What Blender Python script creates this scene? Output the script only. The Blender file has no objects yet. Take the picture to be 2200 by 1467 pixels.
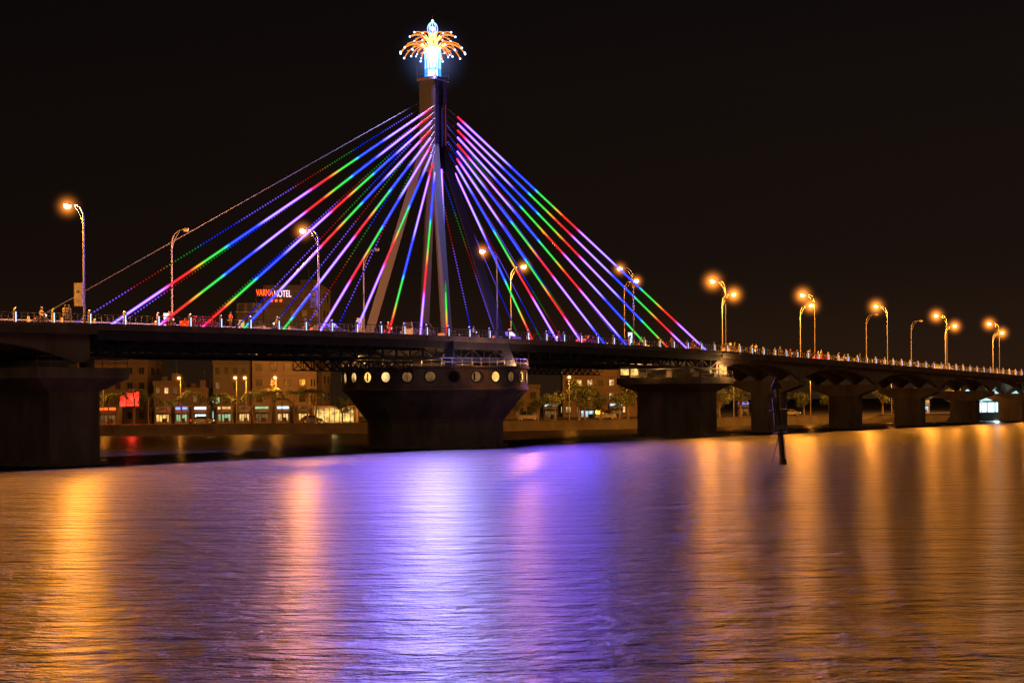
import bpy, math, random
from mathutils import Vector, Matrix
random.seed(7)
sc = bpy.context.scene
sc.view_settings.view_transform='Standard'; sc.view_settings.look='None'; sc.view_settings.exposure=0
COL = sc.collection
# ------------------------------------------------------------------ materials
def mat(name, base=(.3,.3,.3), rough=.7, metal=0, var=.0, vscale=1.0, emit=None, estr=0, bump=0, spec=None):
    m=bpy.data.materials.new(name); m.use_nodes=True
    nt=m.node_tree; b=nt.nodes['Principled BSDF']
    b.inputs['Base Color'].default_value=(*base,1); b.inputs['Roughness'].default_value=rough; b.inputs['Metallic'].default_value=metal
    if spec is not None: b.inputs['Specular IOR Level'].default_value=spec
    if emit:
        b.inputs['Emission Color'].default_value=(*emit,1); b.inputs['Emission Strength'].default_value=estr
    if var>0:
        tc=nt.nodes.new('ShaderNodeTexCoord'); n=nt.nodes.new('ShaderNodeTexNoise')
        n.inputs['Scale'].default_value=vscale; n.inputs['Detail'].default_value=8; n.inputs['Roughness'].default_value=.65
        mp=nt.nodes.new('ShaderNodeMapping'); mp.inputs['Scale'].default_value=(1,1,.35)
        r=nt.nodes.new('ShaderNodeValToRGB')
        r.color_ramp.elements[0].position=.3; r.color_ramp.elements[1].position=.7
        r.color_ramp.elements[0].color=(*[c*(1-var) for c in base],1)
        r.color_ramp.elements[1].color=(*[min(1,c*(1+var)) for c in base],1)
        nt.links.new(tc.outputs['Object'],mp.inputs['Vector']); nt.links.new(mp.outputs[0],n.inputs['Vector'])
        nt.links.new(n.outputs['Fac'],r.inputs['Fac']); nt.links.new(r.outputs['Color'],b.inputs['Base Color'])
        if bump>0:
            bp=nt.nodes.new('ShaderNodeBump'); bp.inputs['Strength'].default_value=bump; bp.inputs['Distance'].default_value=.1
            nt.links.new(n.outputs['Fac'],bp.inputs['Height']); nt.links.new(bp.outputs[0],b.inputs['Normal'])
    return m
def emat(name,col,s,var=0,vs=1,alpha=1):
    m=bpy.data.materials.new(name); m.use_nodes=True; nt=m.node_tree; nt.nodes.clear()
    o=nt.nodes.new('ShaderNodeOutputMaterial'); e=nt.nodes.new('ShaderNodeEmission')
    e.inputs['Color'].default_value=(*col,1); e.inputs['Strength'].default_value=s
    if var:
        tc=nt.nodes.new('ShaderNodeTexCoord'); n=nt.nodes.new('ShaderNodeTexNoise'); n.inputs['Scale'].default_value=vs
        n.inputs['Detail'].default_value=3
        mr=nt.nodes.new('ShaderNodeMapRange'); mr.inputs['From Min'].default_value=.35; mr.inputs['From Max'].default_value=.65
        mr.inputs['To Min'].default_value=s*(1-var); mr.inputs['To Max'].default_value=s*(1+var)
        nt.links.new(tc.outputs['Object'],n.inputs['Vector']); nt.links.new(n.outputs['Fac'],mr.inputs['Value']); nt.links.new(mr.outputs[0],e.inputs['Strength'])
    nt.links.new(e.outputs[0],o.inputs['Surface'])
    return m

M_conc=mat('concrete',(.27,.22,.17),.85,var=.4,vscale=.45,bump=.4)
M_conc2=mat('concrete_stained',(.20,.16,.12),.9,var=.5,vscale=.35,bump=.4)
M_asph=mat('asphalt',(.05,.05,.052),.9,var=.25,vscale=2)
M_paint=mat('road_paint',(.75,.75,.72),.6)
M_steel=mat('painted_steel',(.08,.08,.085),.55,.3,var=.3,vscale=.8)
M_dark=mat('dark_steel',(.035,.035,.04),.6,.3,var=.3,vscale=1)
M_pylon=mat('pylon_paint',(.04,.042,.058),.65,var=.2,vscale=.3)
M_pylond=mat('mast_dark_paint',(.018,.018,.028),.65,var=.2,vscale=.3)  # darker paint tone, used for the mast
M_pole=mat('galvanised_pole',(.2,.18,.16),.6,.3)
M_rail=mat('steel_rail',(.42,.40,.37),.38,.8)
M_led=emat('post_led',(.5,.68,1),2.0)
M_white=emat('lit_sign_white',(.72,.8,1),1.8)
M_signd=mat('sign_plate',(.3,.3,.3),.5)
M_mark=mat('sign_mark',(.05,.1,.3),.5)
M_land=mat('land',(.035,.03,.022),.95,var=.4,vscale=.1)
M_bank=mat('embankment_stone',(.045,.037,.03),.9,var=.5,vscale=.4)
M_leaf=mat('leaf',(.06,.09,.03),.6,var=.5,vscale=.5)
M_bark=mat('bark',(.14,.10,.07),.9,var=.3,vscale=2)
M_glassd=mat('dark_glass',(.02,.02,.025),.15)
M_black=mat('rubber',(.02,.02,.02),.8)
M_head=emat('headlight',(1,.85,.6),7); M_tail=emat('taillight',(1,.05,.02),6)
M_warm=emat('warm_window',(1,.6,.22),.9,.8,.6)
M_warmd=emat('dim_window',(1,.5,.17),.15,.7,.5)
M_cool=emat('cool_window',(.6,.85,1),.8,.7,.7)
M_green=emat('green_window',(.6,1,.5),.5,.7,.7)
M_red=emat('red_neon',(1,.03,.015),3.5); M_orn=emat('orange_neon',(1,.08,.01),3.4); M_pink=emat('pink_white_neon',(1,.6,.7),2.2)
M_blue=emat('blue_neon',(.08,.2,1),3.5); M_cyan=emat('cyan_white',(.55,.85,1),2.8); M_yel=emat('yellow_lit',(1,.6,.15),1.1,.6,.8)
M_lamp=emat('sodium_tube',(1,.50,.14),24)
def glow_volume_mat(name,col,S,R,pw=3.5):
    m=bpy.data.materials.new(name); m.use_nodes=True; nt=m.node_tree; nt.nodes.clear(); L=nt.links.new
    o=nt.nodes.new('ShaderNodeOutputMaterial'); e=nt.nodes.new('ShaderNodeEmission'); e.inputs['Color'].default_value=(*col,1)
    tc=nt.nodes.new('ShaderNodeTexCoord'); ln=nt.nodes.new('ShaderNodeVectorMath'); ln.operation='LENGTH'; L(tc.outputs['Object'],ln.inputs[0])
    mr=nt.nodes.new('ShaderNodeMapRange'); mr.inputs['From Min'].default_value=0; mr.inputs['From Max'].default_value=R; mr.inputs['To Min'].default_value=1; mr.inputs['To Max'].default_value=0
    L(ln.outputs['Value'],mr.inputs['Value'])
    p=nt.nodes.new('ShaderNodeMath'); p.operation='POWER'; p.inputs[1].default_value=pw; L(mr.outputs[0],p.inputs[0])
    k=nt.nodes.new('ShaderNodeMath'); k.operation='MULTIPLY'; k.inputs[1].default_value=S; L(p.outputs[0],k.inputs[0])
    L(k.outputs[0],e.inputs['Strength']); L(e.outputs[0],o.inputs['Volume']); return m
M_glow=glow_volume_mat('lamp_glow_volume',(1,.28,.035),4.0,3.4,7)  # glare around lamps imitated by a self-glowing ball, no real mist
M_glowc=glow_volume_mat('crown_glow_volume',(.25,.4,1),.14,6.0)  # same self-glowing ball, imitates glare around the crown
# ------------------------------------------------------------------ mesh builder
class MB:
    def __init__(s): s.v=[];s.f=[];s.mi=[];s.mats=[]
    def m(s,mt):
        if mt not in s.mats: s.mats.append(mt)
        return s.mats.index(mt)
    def poly(s,pts,faces,mt):
        o=len(s.v); k=s.m(mt); s.v+= [tuple(p) for p in pts]
        for f in faces: s.f.append(tuple(i+o for i in f)); s.mi.append(k)
    def box(s,c,d,mt,rz=0):
        x,y,z=c; a,b,h=d[0]/2,d[1]/2,d[2]/2; cs,sn=math.cos(rz),math.sin(rz); P=[]
        for k in (-h,h):
            for i,j in ((-a,-b),(a,-b),(a,b),(-a,b)): P.append((x+i*cs-j*sn,y+i*sn+j*cs,z+k))
        s.poly(P,[(3,2,1,0),(4,5,6,7),(0,1,5,4),(1,2,6,5),(2,3,7,6),(3,0,4,7)],mt)
    def beam(s,p,q,w,h,mt,w2=None,h2=None):
        p=Vector(p);q=Vector(q);d=(q-p).normalized(); up=Vector((0,0,1))
        if abs(d.z)>.97: up=Vector((0,1,0))
        r=d.cross(up).normalized(); u=r.cross(d).normalized(); w2=w2 or w; h2=h2 or h; P=[]
        for c,W,H in ((p,w,h),(q,w2,h2)):
            for i,j in ((-1,-1),(1,-1),(1,1),(-1,1)): P.append(c+r*i*W/2+u*j*H/2)
        s.poly(P,[(3,2,1,0),(4,5,6,7),(0,1,5,4),(1,2,6,5),(2,3,7,6),(3,0,4,7)],mt)
    def tube(s,p,q,r1,r2,mt,n=8,cap=True):
        p=Vector(p);q=Vector(q);d=(q-p).normalized(); up=Vector((0,0,1))
        if abs(d.z)>.97: up=Vector((0,1,0))
        r=d.cross(up).normalized(); u=r.cross(d).normalized(); P=[]
        for c,R in ((p,r1),(q,r2)):
            for i in range(n):
                a=2*math.pi*i/n; P.append(c+r*math.cos(a)*R+u*math.sin(a)*R)
        F=[(i,(i+1)%n,n+(i+1)%n,n+i) for i in range(n)]
        if cap: F+=[tuple(range(n))[::-1],tuple(range(n,2*n))]
        s.poly(P,F,mt)
    def path(s,pts,r,mt,n=6):
        for i in range(len(pts)-1):
            ra=r[i] if isinstance(r,list) else r; rb=r[i+1] if isinstance(r,list) else r
            s.tube(pts[i],pts[i+1],ra,rb,mt,n)
    def lathe(s,prof,mt,n=48,c=(0,0,0)):
        P=[];F=[]
        for r,z in prof:
            for i in range(n):
                a=2*math.pi*i/n; P.append((c[0]+r*math.cos(a),c[1]+r*math.sin(a),c[2]+z))
        for k in range(len(prof)-1):
            for i in range(n): j=(i+1)%n; F.append((k*n+i,k*n+j,(k+1)*n+j,(k+1)*n+i))
        F.append(tuple(range(n))[::-1]); F.append(tuple((len(prof)-1)*n+i for i in range(n)))
        s.poly(P,F,mt)
    def ball(s,c,r,mt,n=8,sc3=(1,1,1)):
        pr=[(max(.001,math.sin(math.pi*k/6))*r,-math.cos(math.pi*k/6)*r) for k in range(7)]
        o=len(s.v); s.lathe(pr,mt,n)
        for i in range(o,len(s.v)):
            v=s.v[i]; s.v[i]=(c[0]+v[0]*sc3[0],c[1]+v[1]*sc3[1],c[2]+v[2]*sc3[2])
    def mesh(s,name):
        me=bpy.data.meshes.new(name); me.from_pydata(s.v,[],s.f); 
        for m_ in s.mats: me.materials.append(m_)
        me.polygons.foreach_set('material_index',s.mi); me.update(); return me
    def obj(s,name,parent=None,loc=(0,0,0),rz=0,smooth=False):
        me=s.mesh(name)
        if smooth:
            me.polygons.foreach_set('use_smooth',[True]*len(me.polygons))
        return place(name,me,parent,loc,rz)
def place(name,me,parent=None,loc=(0,0,0),rz=0,scale=1):
    o=bpy.data.objects.new(name,me); COL.objects.link(o); o.location=loc; o.rotation_euler=(0,0,rz)
    if scale!=1: o.scale=(scale,)*3
    if parent: o.parent=parent
    return o
def empty(name,loc=(0,0,0),rz=0,parent=None):
    e=bpy.data.objects.new(name,None); COL.objects.link(e); e.location=loc; e.rotation_euler=(0,0,rz); e.parent=parent; return e
def light(name,loc,power,col,rad,parent=None,typ='POINT',aim=None):
    l=bpy.data.lights.new(name,typ); l.energy=power; l.color=col; l.shadow_soft_size=rad
    o=bpy.data.objects.new(name,l); COL.objects.link(o); o.location=loc; o.parent=parent
    if typ=='SPOT':
        l.spot_size=math.radians(165); l.spot_blend=.35; o.rotation_euler=Vector(aim).to_track_quat('-Z','Y').to_euler()
    return o
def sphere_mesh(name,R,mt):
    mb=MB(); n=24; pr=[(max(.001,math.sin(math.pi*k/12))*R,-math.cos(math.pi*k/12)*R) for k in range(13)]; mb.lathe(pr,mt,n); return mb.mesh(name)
GLOW=sphere_mesh('lamp_glow',3.4,M_glow); GLOWC=sphere_mesh('crown_glow',6.0,M_glowc)
# ------------------------------------------------------------------ bridge frame
ANG=math.atan2(.817,.577); OX,OY=-9.9,209.9
U=Vector((math.cos(ANG),math.sin(ANG))); V=Vector((-U.y,U.x))
def W(s_,t,z): p=Vector((OX,OY))+U*s_+V*t; return (p.x,p.y,z)
def zd(s_):
    a=abs(s_); return 13.6-.4*(a/65)**2 if a<65 else 13.2-.018*(a-65)
HW=7.4
bridge=empty('cable_stayed_bridge',(OX,OY,0),ANG)
def loc_of(dx,dy): wl=Vector((dx,dy)); return wl.dot(U),wl.dot(V)
ax,ay=loc_of(.1,-1); AIM=(ax,ay,-.25)
def strip(mb,s0,s1,step,t0,t1,za,zb,mt):
    n=max(1,round((s1-s0)/step)); P=[];F=[]
    for i in range(n+1):
        s_=s0+(s1-s0)*i/n; d=zd(s_)
        a=za(s_) if callable(za) else za; b=zb(s_) if callable(zb) else zb
        P+=[(s_,t0,d+a),(s_,t1,d+a),(s_,t1,d+b),(s_,t0,d+b)]
    for i in range(n):
        o=4*i
        for k in range(4): F.append((o+k,o+(k+1)%4,o+4+(k+1)%4,o+4+k))
    F.append((3,2,1,0)); F.append((4*n,4*n+1,4*n+2,4*n+3))
    mb.poly(P,F,mt)
S0,S1=-61.6,64.5
mb=MB()
strip(mb,-150,320,6,-HW,HW,-.35,0,M_conc); mb.obj('deck_slab',bridge)
mb=MB(); strip(mb,-150,320,6,-5.2,5.2,.0,.06,M_asph)
for t in (-.1,.1):
    strip(mb,-150,320,6,t-.06,t+.06,.06,.066,M_paint)
s_=-148
while s_<318:
    for t in (-2.6,2.6): strip(mb,s_,s_+2,2,t-.06,t+.06,.06,.066,M_paint)
    s_+=6
mb.obj('roadway',bridge)
mb=MB()
for sg in (-1,1):
    strip(mb,-150,320,6,sg*6.25-1.02,sg*6.25+1.02,.0,.18,M_conc)
mb.obj('sidewalks',bridge)
piersR=[63+33*k for k in range(0,8)]; piersL=[-63-33*k for k in range(0,3)]
def haunch(s_):
    a=abs(s_)-63; f=(a%33)/33; x=2*f-1
    return -1.25-2.4*abs(x)**2.6
mb=MB()
for (a,b) in ((64.6,294),(-129,-61.7)):
    for t in (-5.9,-2,2,5.9):
        strip(mb,a,b,1.65,t-.4,t+.4,haunch,-.36,M_conc)
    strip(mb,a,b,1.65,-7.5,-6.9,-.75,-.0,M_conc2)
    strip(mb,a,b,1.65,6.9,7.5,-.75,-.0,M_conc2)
mb.obj('approach_girders',bridge)
mb=MB()
for t in (-7.0,7.0):
    strip(mb,S0,S1,3,t-.2,t+.2,-1.3,-.36,M_steel)
    strip(mb,S0,S1,3,t-.3,t+.3,-2.75,-2.5,M_dark)
for t in (-2.5,2.5): strip(mb,S0,S1,3,t-.2,t+.2,-2.1,-.36,M_steel)
s_=S0+.3; k=0
while s_<S1-2.6:
    for t in (-7,7):
        mb.beam((s_,t,zd(s_)-1.3),(s_,t,zd(s_)-2.5),.18,.18,M_dark)
        a,b=(s_,s_+2.5); 
        if k%2: a,b=b,a
        mb.beam((a,t,zd(a)-1.3),(b,t,zd(b)-2.6),.16,.16,M_dark)
    if k%2==0:
        mb.beam((s_,-6.8,zd(s_)-1.1),(s_,6.8,zd(s_)-1.1),.25,.9,M_steel)
        mb.beam((s_,-6.8,zd(s_)-2.6),(s_,6.8,zd(s_)-2.6),.15,.15,M_dark)
    s_+=2.5; k+=1
mb.obj('swing_span_truss',bridge)
mb=MB(); ml=MB()
PS=4.3
for sg in (-1,1):
    t=sg*7.25
    for off,h in ((.55,.05),(.82,.05),(1.12,.09)):
        strip(mb,-150,320,PS,t-h/2,t+h/2,off,off+h,M_rail)
    strip(mb,-150,320,PS,t-.12,t+.12,.0,.28,M_conc)
    s_=-150+1.5
    while s_<320:
        d=zd(s_)
        mb.box((s_,t,d+.68),(.26,.24,1.3),M_conc)
        mb.ball((s_,t,d+1.42),.15,M_rail,6)
        ml.box((s_,t+sg*.135,d+.72),(.10,.03,.9),M_led)
        mb.box((s_,t+sg*.16,d-.05),(.3,.22,.3),M_conc)
        for q in range(1,6):
            mb.box((s_+PS*q/6,t,d+.6),(.035,.035,.95),M_rail)
        s_+=PS
mb.obj('railing',bridge); ml.obj('railing_lights',bridge)
def prism(mb,s0,s1,t0,t1,z0,z1,mt,s0b=None,s1b=None,t0b=None,t1b=None):
    s0b=s0 if s0b is None else s0b; s1b=s1 if s1b is None else s1b; t0b=t0 if t0b is None else t0b; t1b=t1 if t1b is None else t1b
    P=[(s0,t0,z0),(s1,t0,z0),(s1,t1,z0),(s0,t1,z0),(s0b,t0b,z1),(s1b,t0b,z1),(s1b,t1b,z1),(s0b,t1b,z1)]
    mb.poly(P,[(3,2,1,0),(4,5,6,7),(0,1,5,4),(1,2,6,5),(2,3,7,6),(3,0,4,7)],mt)
mb=MB()
for sg in (-1,1):
    c=sg*63
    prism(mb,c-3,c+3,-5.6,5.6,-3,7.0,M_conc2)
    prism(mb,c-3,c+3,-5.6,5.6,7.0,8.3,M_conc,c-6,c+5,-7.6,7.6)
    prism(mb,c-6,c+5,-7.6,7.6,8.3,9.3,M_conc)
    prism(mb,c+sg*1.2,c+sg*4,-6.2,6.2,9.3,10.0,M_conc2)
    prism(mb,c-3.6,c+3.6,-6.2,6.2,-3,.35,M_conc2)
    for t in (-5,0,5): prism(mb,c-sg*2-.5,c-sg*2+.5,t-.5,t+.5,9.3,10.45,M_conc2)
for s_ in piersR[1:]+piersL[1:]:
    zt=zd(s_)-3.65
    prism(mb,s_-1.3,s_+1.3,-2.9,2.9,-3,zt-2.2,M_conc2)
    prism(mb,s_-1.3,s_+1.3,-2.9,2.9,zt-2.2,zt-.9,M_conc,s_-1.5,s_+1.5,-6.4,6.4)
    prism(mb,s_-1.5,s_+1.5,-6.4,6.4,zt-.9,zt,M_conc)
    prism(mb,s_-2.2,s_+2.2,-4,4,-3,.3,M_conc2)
mb.obj('piers',bridge)
mb=MB()
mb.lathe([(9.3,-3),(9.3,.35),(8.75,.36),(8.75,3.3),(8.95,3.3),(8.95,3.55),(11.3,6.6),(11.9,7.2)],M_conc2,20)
mb.obj('central_pier',bridge)
mb=MB()
mb.lathe([(11.9,7.2),(12.05,7.2),(12.05,7.5),(11.85,7.55),(11.85,9.9),(12.2,9.95),(12.2,10.15),(11.2,10.15),(11.2,9.6),(5,9.6),(5,10.6),(.1,10.6)],M_conc,96)
NP=26; lit=MB()
offA=-ANG-math.pi/2
random.seed(3)
for i in range(NP):
    a=offA+2*math.pi*i/NP; ca,sa=math.cos(a),math.sin(a)
    n=20; P=[];F=[]
    for (rr,dd) in ((.80,11.80),(.80,11.93),(.62,11.93),(.62,11.80)):
        for j in range(n):
            b=2*math.pi*j/n; lx=rr*math.cos(b); P.append((dd*ca-lx*sa,dd*sa+lx*ca,8.85+rr*math.sin(b)))
    for k in range(3):
        for j in range(n): jj=(j+1)%n; F.append((k*n+j,k*n+jj,(k+1)*n+jj,(k+1)*n+j))
    mb.poly(P,F,M_steel)
    mt=random.choice([M_warm,M_warm,M_warmd,M_warmd,M_yel])
    k=((i+13)%26)-13
    mt={-4:M_warm,-3:M_yel,-2:M_warm,-1:M_warmd,0:M_warmd,1:M_glassd,2:M_warmd,3:M_yel,4:M_warmd}.get(k,mt)
    P=[(11.87*ca,11.87*sa,8.85)]+[(11.87*ca-.63*math.cos(2*math.pi*j/n)*sa,11.87*sa+.63*math.cos(2*math.pi*j/n)*ca,8.85+.63*math.sin(2*math.pi*j/n)) for j in range(n)]
    lit.poly(P,[(0,1+j,1+(j+1)%n) for j in range(n)],mt)
    if i%3==1: lit.beam((11.9*ca,11.9*sa,8.25),(11.9*ca,11.9*sa,9.45),.07,.04,M_dark)
    elif i%3==2:
        b=random.uniform(-.3,.3); lit.beam((11.9*ca-b*sa,11.9*sa+b*ca,8.38),(11.9*ca-b*sa,11.9*sa+b*ca,9.32),.4,.04,M_dark)
        lit.beam((11.9*ca-.2*sa,11.9*sa+.2*ca,8.4),(11.9*ca+.3*sa,11.9*sa-.3*ca,8.7),.1,.04,M_dark)
mb.obj('turntable_drum',bridge); lit.obj('portholes',bridge)
mb=MB()
for i in range(60):
    a=2*math.pi*i/60; b=2*math.pi*(i+1)/60
    mb.tube((12*math.cos(a),12*math.sin(a),10.15),(12*math.cos(a),12*math.sin(a),11.1),.035,.035,M_rail,5)
    for z in (10.6,11.1): mb.tube((12*math.cos(a),12*math.sin(a),z),(12*math.cos(b),12*math.sin(b),z),.035,.035,M_rail,5)
for s0,s1 in ((-32,-12.3),(12.3,30)):
    n=12
    for t in (-6.2,-5.0):
        for z in (9.4,10.6): mb.beam((s0,t,z),(s1,t,z),.12,.12,M_dark)
        for i in range(n):
            a=s0+(s1-s0)*i/n; b=s0+(s1-s0)*(i+1)/n
            mb.beam((a,t,9.4),(b,t,10.6),.09,.09,M_dark); mb.beam((b,t,9.4),(a,t,10.6),.09,.09,M_dark)
            mb.beam((a,t,9.4),(a,t,10.6),.09,.09,M_dark)
    mb.box(((s0+s1)/2,-5.6,9.35),(s1-s0,1.2,.05),M_dark)
    for i in range(4):
        a=s0+(s1-s0)*(i+.5)/4; mb.beam((a,-5.6,10.6),(a,-5.6,zd(a)-2.5),.12,.12,M_dark)
for sg in (-1,1):
    c=sg*63
    for t in (-7.5,7.5):
        for z in (9.8,10.3): mb.beam((c-5.9,t,z),(c+4.9,t,z),.06,.06,M_rail)
        for i in range(8): mb.beam((c-5.9+i*1.54,t,9.3),(c-5.9+i*1.54,t,10.3),.05,.05,M_rail)
mb.obj('service_walkways',bridge)
mb=MB()
for s_,t in ((66.4,-5.6),(57.9,5.8)):
    mb.box((s_,t,10.35),(2.6,2.0,2.0),M_conc)
    mb.box((s_,t-1.02,10.4),(2.1,.05,1.3),M_yel)
    mb.box((s_-1.32,t,10.4),(.05,1.5,1.3),M_yel)
mb.obj('control_cabins',bridge)
light('cabin_lamp',(57.0,1,10.9),800,(1,.50,.15),.2,bridge)
light('cabin_lamp_b',(65.2,-8.2,11),600,(1,.5,.16),.2,bridge)
for a,pw in ((150,350),(215,250),(262,350),(305,250),(30,200)):
    aa=math.radians(a); light('drum_lamp',(10.3*math.cos(aa),10.3*math.sin(aa),10.6),pw*.8,(1,.52,.17),.12,bridge)
a,b=loc_of(-9,-8.6); light('drum_floodlight',(a,b,11.2),300,(1,.55,.2),.2,bridge)
mb=MB(); mb.ball((a,b,11.25),.22,M_lamp,8); mb.tube((a,b,11.5),(a*.8,b*.8,12),.04,.04,M_steel,5); mb.obj('drum_floodlight_head',bridge)
place('floodlight_glow',GLOW,bridge,(a,b,11.25),scale=.4)
# pylon
mb=MB()
for sx in (-1,1):
    for ty in (-1,1):
        mb.beam((sx*.85,ty*.85,38.6),(sx*5.9,ty*6.55,zd(5)-0.2),.95,.95,M_pylon,1.15,1.15)
        mb.beam((sx*5.9,ty*6.55,zd(5)-.2),(sx*6.6,ty*7.4,10.1),1.2,1.2,M_pylon,1.3,1.3)
        mb.box((sx*5.9,ty*6.55,zd(5)+.3),(2.0,1.4,.6),M_conc,0)
mb.obj('pylon_legs',bridge)
mb=MB()
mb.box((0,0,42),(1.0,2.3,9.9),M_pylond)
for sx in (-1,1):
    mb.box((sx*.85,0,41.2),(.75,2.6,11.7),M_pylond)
    mb.box((sx*1.24,0,42),(.06,.7,8.6),M_dark)
mb.box((0,0,46.9+.25),(2.9,3.1,.3),M_steel); mb.box((0,0,47.37),(2.6,2.8,.12),M_dark)
for k in range(9):
    z=38+k*.95; mb.box((0,-1.18,z),(.9,.08,.12),M_dark)
for sx in (-1.4,1.4):
    for ty in (-1.5,1.5):
        mb.tube((sx,ty,47),(sx,ty,49.1),.05,.03,M_steel,5)
    mb.tube((sx,-1.5,47.8),(sx,1.5,47.8),.03,.03,M_steel,5)
mb.obj('pylon_mast',bridge)
mb=MB(); M_rstrip=emat('red_strip',(1,.04,.03),.3); M_bstrip=emat('blue_strip',(.05,.08,1),.35)
mb.box((.85,-1.34,40.2),(.08,.05,7.5),M_rstrip); mb.box((.3,-1.2,41),(.06,.04,5),M_bstrip)
mb.obj('mast_light_strips',bridge)
light('mast_foot_light',(0,-3,17),900,(.08,.1,1),.3,bridge)
# crown
M_core=emat('crown_core',(.42,.66,1),2.6); M_core2=emat('crown_core_green',(.1,1,.45),2.2); M_coreb=emat('crown_blue',(.03,.16,1),3.5); M_cw=emat('crown_white',(.8,.9,1),4)
M_fr=emat('frond_gold',(1,.26,.02),1.8); M_frin=emat('frond_inner',(1,.62,.15),3.2); M_tip=emat('tip_white',(.35,.55,1),5); M_bud=emat('bud_blue',(.25,.4,1),3.5)
mb=MB()
mb.lathe([(.7,47.45),(.7,48.4)],M_cw,24); mb.lathe([(.68,48.45),(.68,49.3)],M_core,24); mb.lathe([(.7,49.35),(.7,51.3)],M_cw,24)
for i in range(28):
    a=2*math.pi*i/28; r=1.02
    for (z0,z1,m_) in ((47.45,48.5,M_coreb),(48.55,49.7,[M_core,M_coreb][i%2]),(49.75,51.2,[M_core2,M_core][i%2])):
        mb.box((r*math.cos(a),r*math.sin(a),(z0+z1)/2),(.06,.09,z1-z0),m_,a)
for z in (47.45,48.5,49.7,51.2): 
    for i in range(24):
        a=2*math.pi*i/24;b=2*math.pi*(i+1)/24
        mb.tube((math.cos(a),math.sin(a),z),(math.cos(b),math.sin(b),z),.05,.05,M_coreb,5)
mb.lathe([(.66,51.3),(.5,52.4),(.3,53.2)],M_frin,16)
def bez(p0,p1,p2,p3,n):
    out=[]
    for i in range(n+1):
        t=i/n; out.append(p0*(1-t)**3+p1*3*t*(1-t)**2+p2*3*t*t*(1-t)+p3*t**3)
    return out
def frond(a,r,zb,zp,zt,th,tip=.13):
    c=Vector((math.cos(a),math.sin(a),0)); z=Vector((0,0,1))
    pts=bez(c*.5+z*zb,c*(r*.3)+z*(zp+.5),c*(r*.75)+z*(zp+.25),c*r+z*zt,9)
    mb.path(pts[:4],th*1.2,M_frin,5); mb.path(pts[3:],th,M_fr,5); mb.ball(pts[-1],tip,M_tip,6)
    for k in (5,7):
        q=pts[k]; t=c.cross(z)
        for sg in (-1,1): mb.path([q,q+t*sg*.22+c*.25-z*.08],th*.7,M_fr,4)
for i in range(18): frond(2*math.pi*i/18,4.2,50.4,51.9,50.9-(.5 if i%2 else 0),.055,.13)
for i in range(14): frond(2*math.pi*(i+.5)/14,3.0,51.6,52.9,52.9-(.3 if i%2 else 0),.05,.12)
for i in range(10): frond(2*math.pi*(i+.25)/10,2.2,50.4,51.4,50.3,.05,.10)
for i in range(10):
    a=2*math.pi*i/10; c=Vector((math.cos(a),math.sin(a),0)); z=Vector((0,0,1))
    mb.path(bez(c*.2+z*53,c*1.0+z*53.4,c*.7+z*54.4,c*.05+z*54.7,7),.045,M_bud,5)
mb.ball((0,0,54.8),.16,M_tip,8); mb.tube((0,0,54.8),(0,0,55.6),.03,.02,M_steel,5); mb.ball((0,0,53.8),.3,M_tip,8)
mb.obj('light_crown',bridge); place('crown_glow',GLOWC,bridge,(0,0,50))
for dx in (-1.2,1.2):
    a,b=loc_of(dx,-2.2); light('crown_boost',(a,b,49.8),150000,(.42,.36,1),.5,bridge,'SPOT',AIM)  # added unseen spots, carry the crown's blue onto the near water
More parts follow.
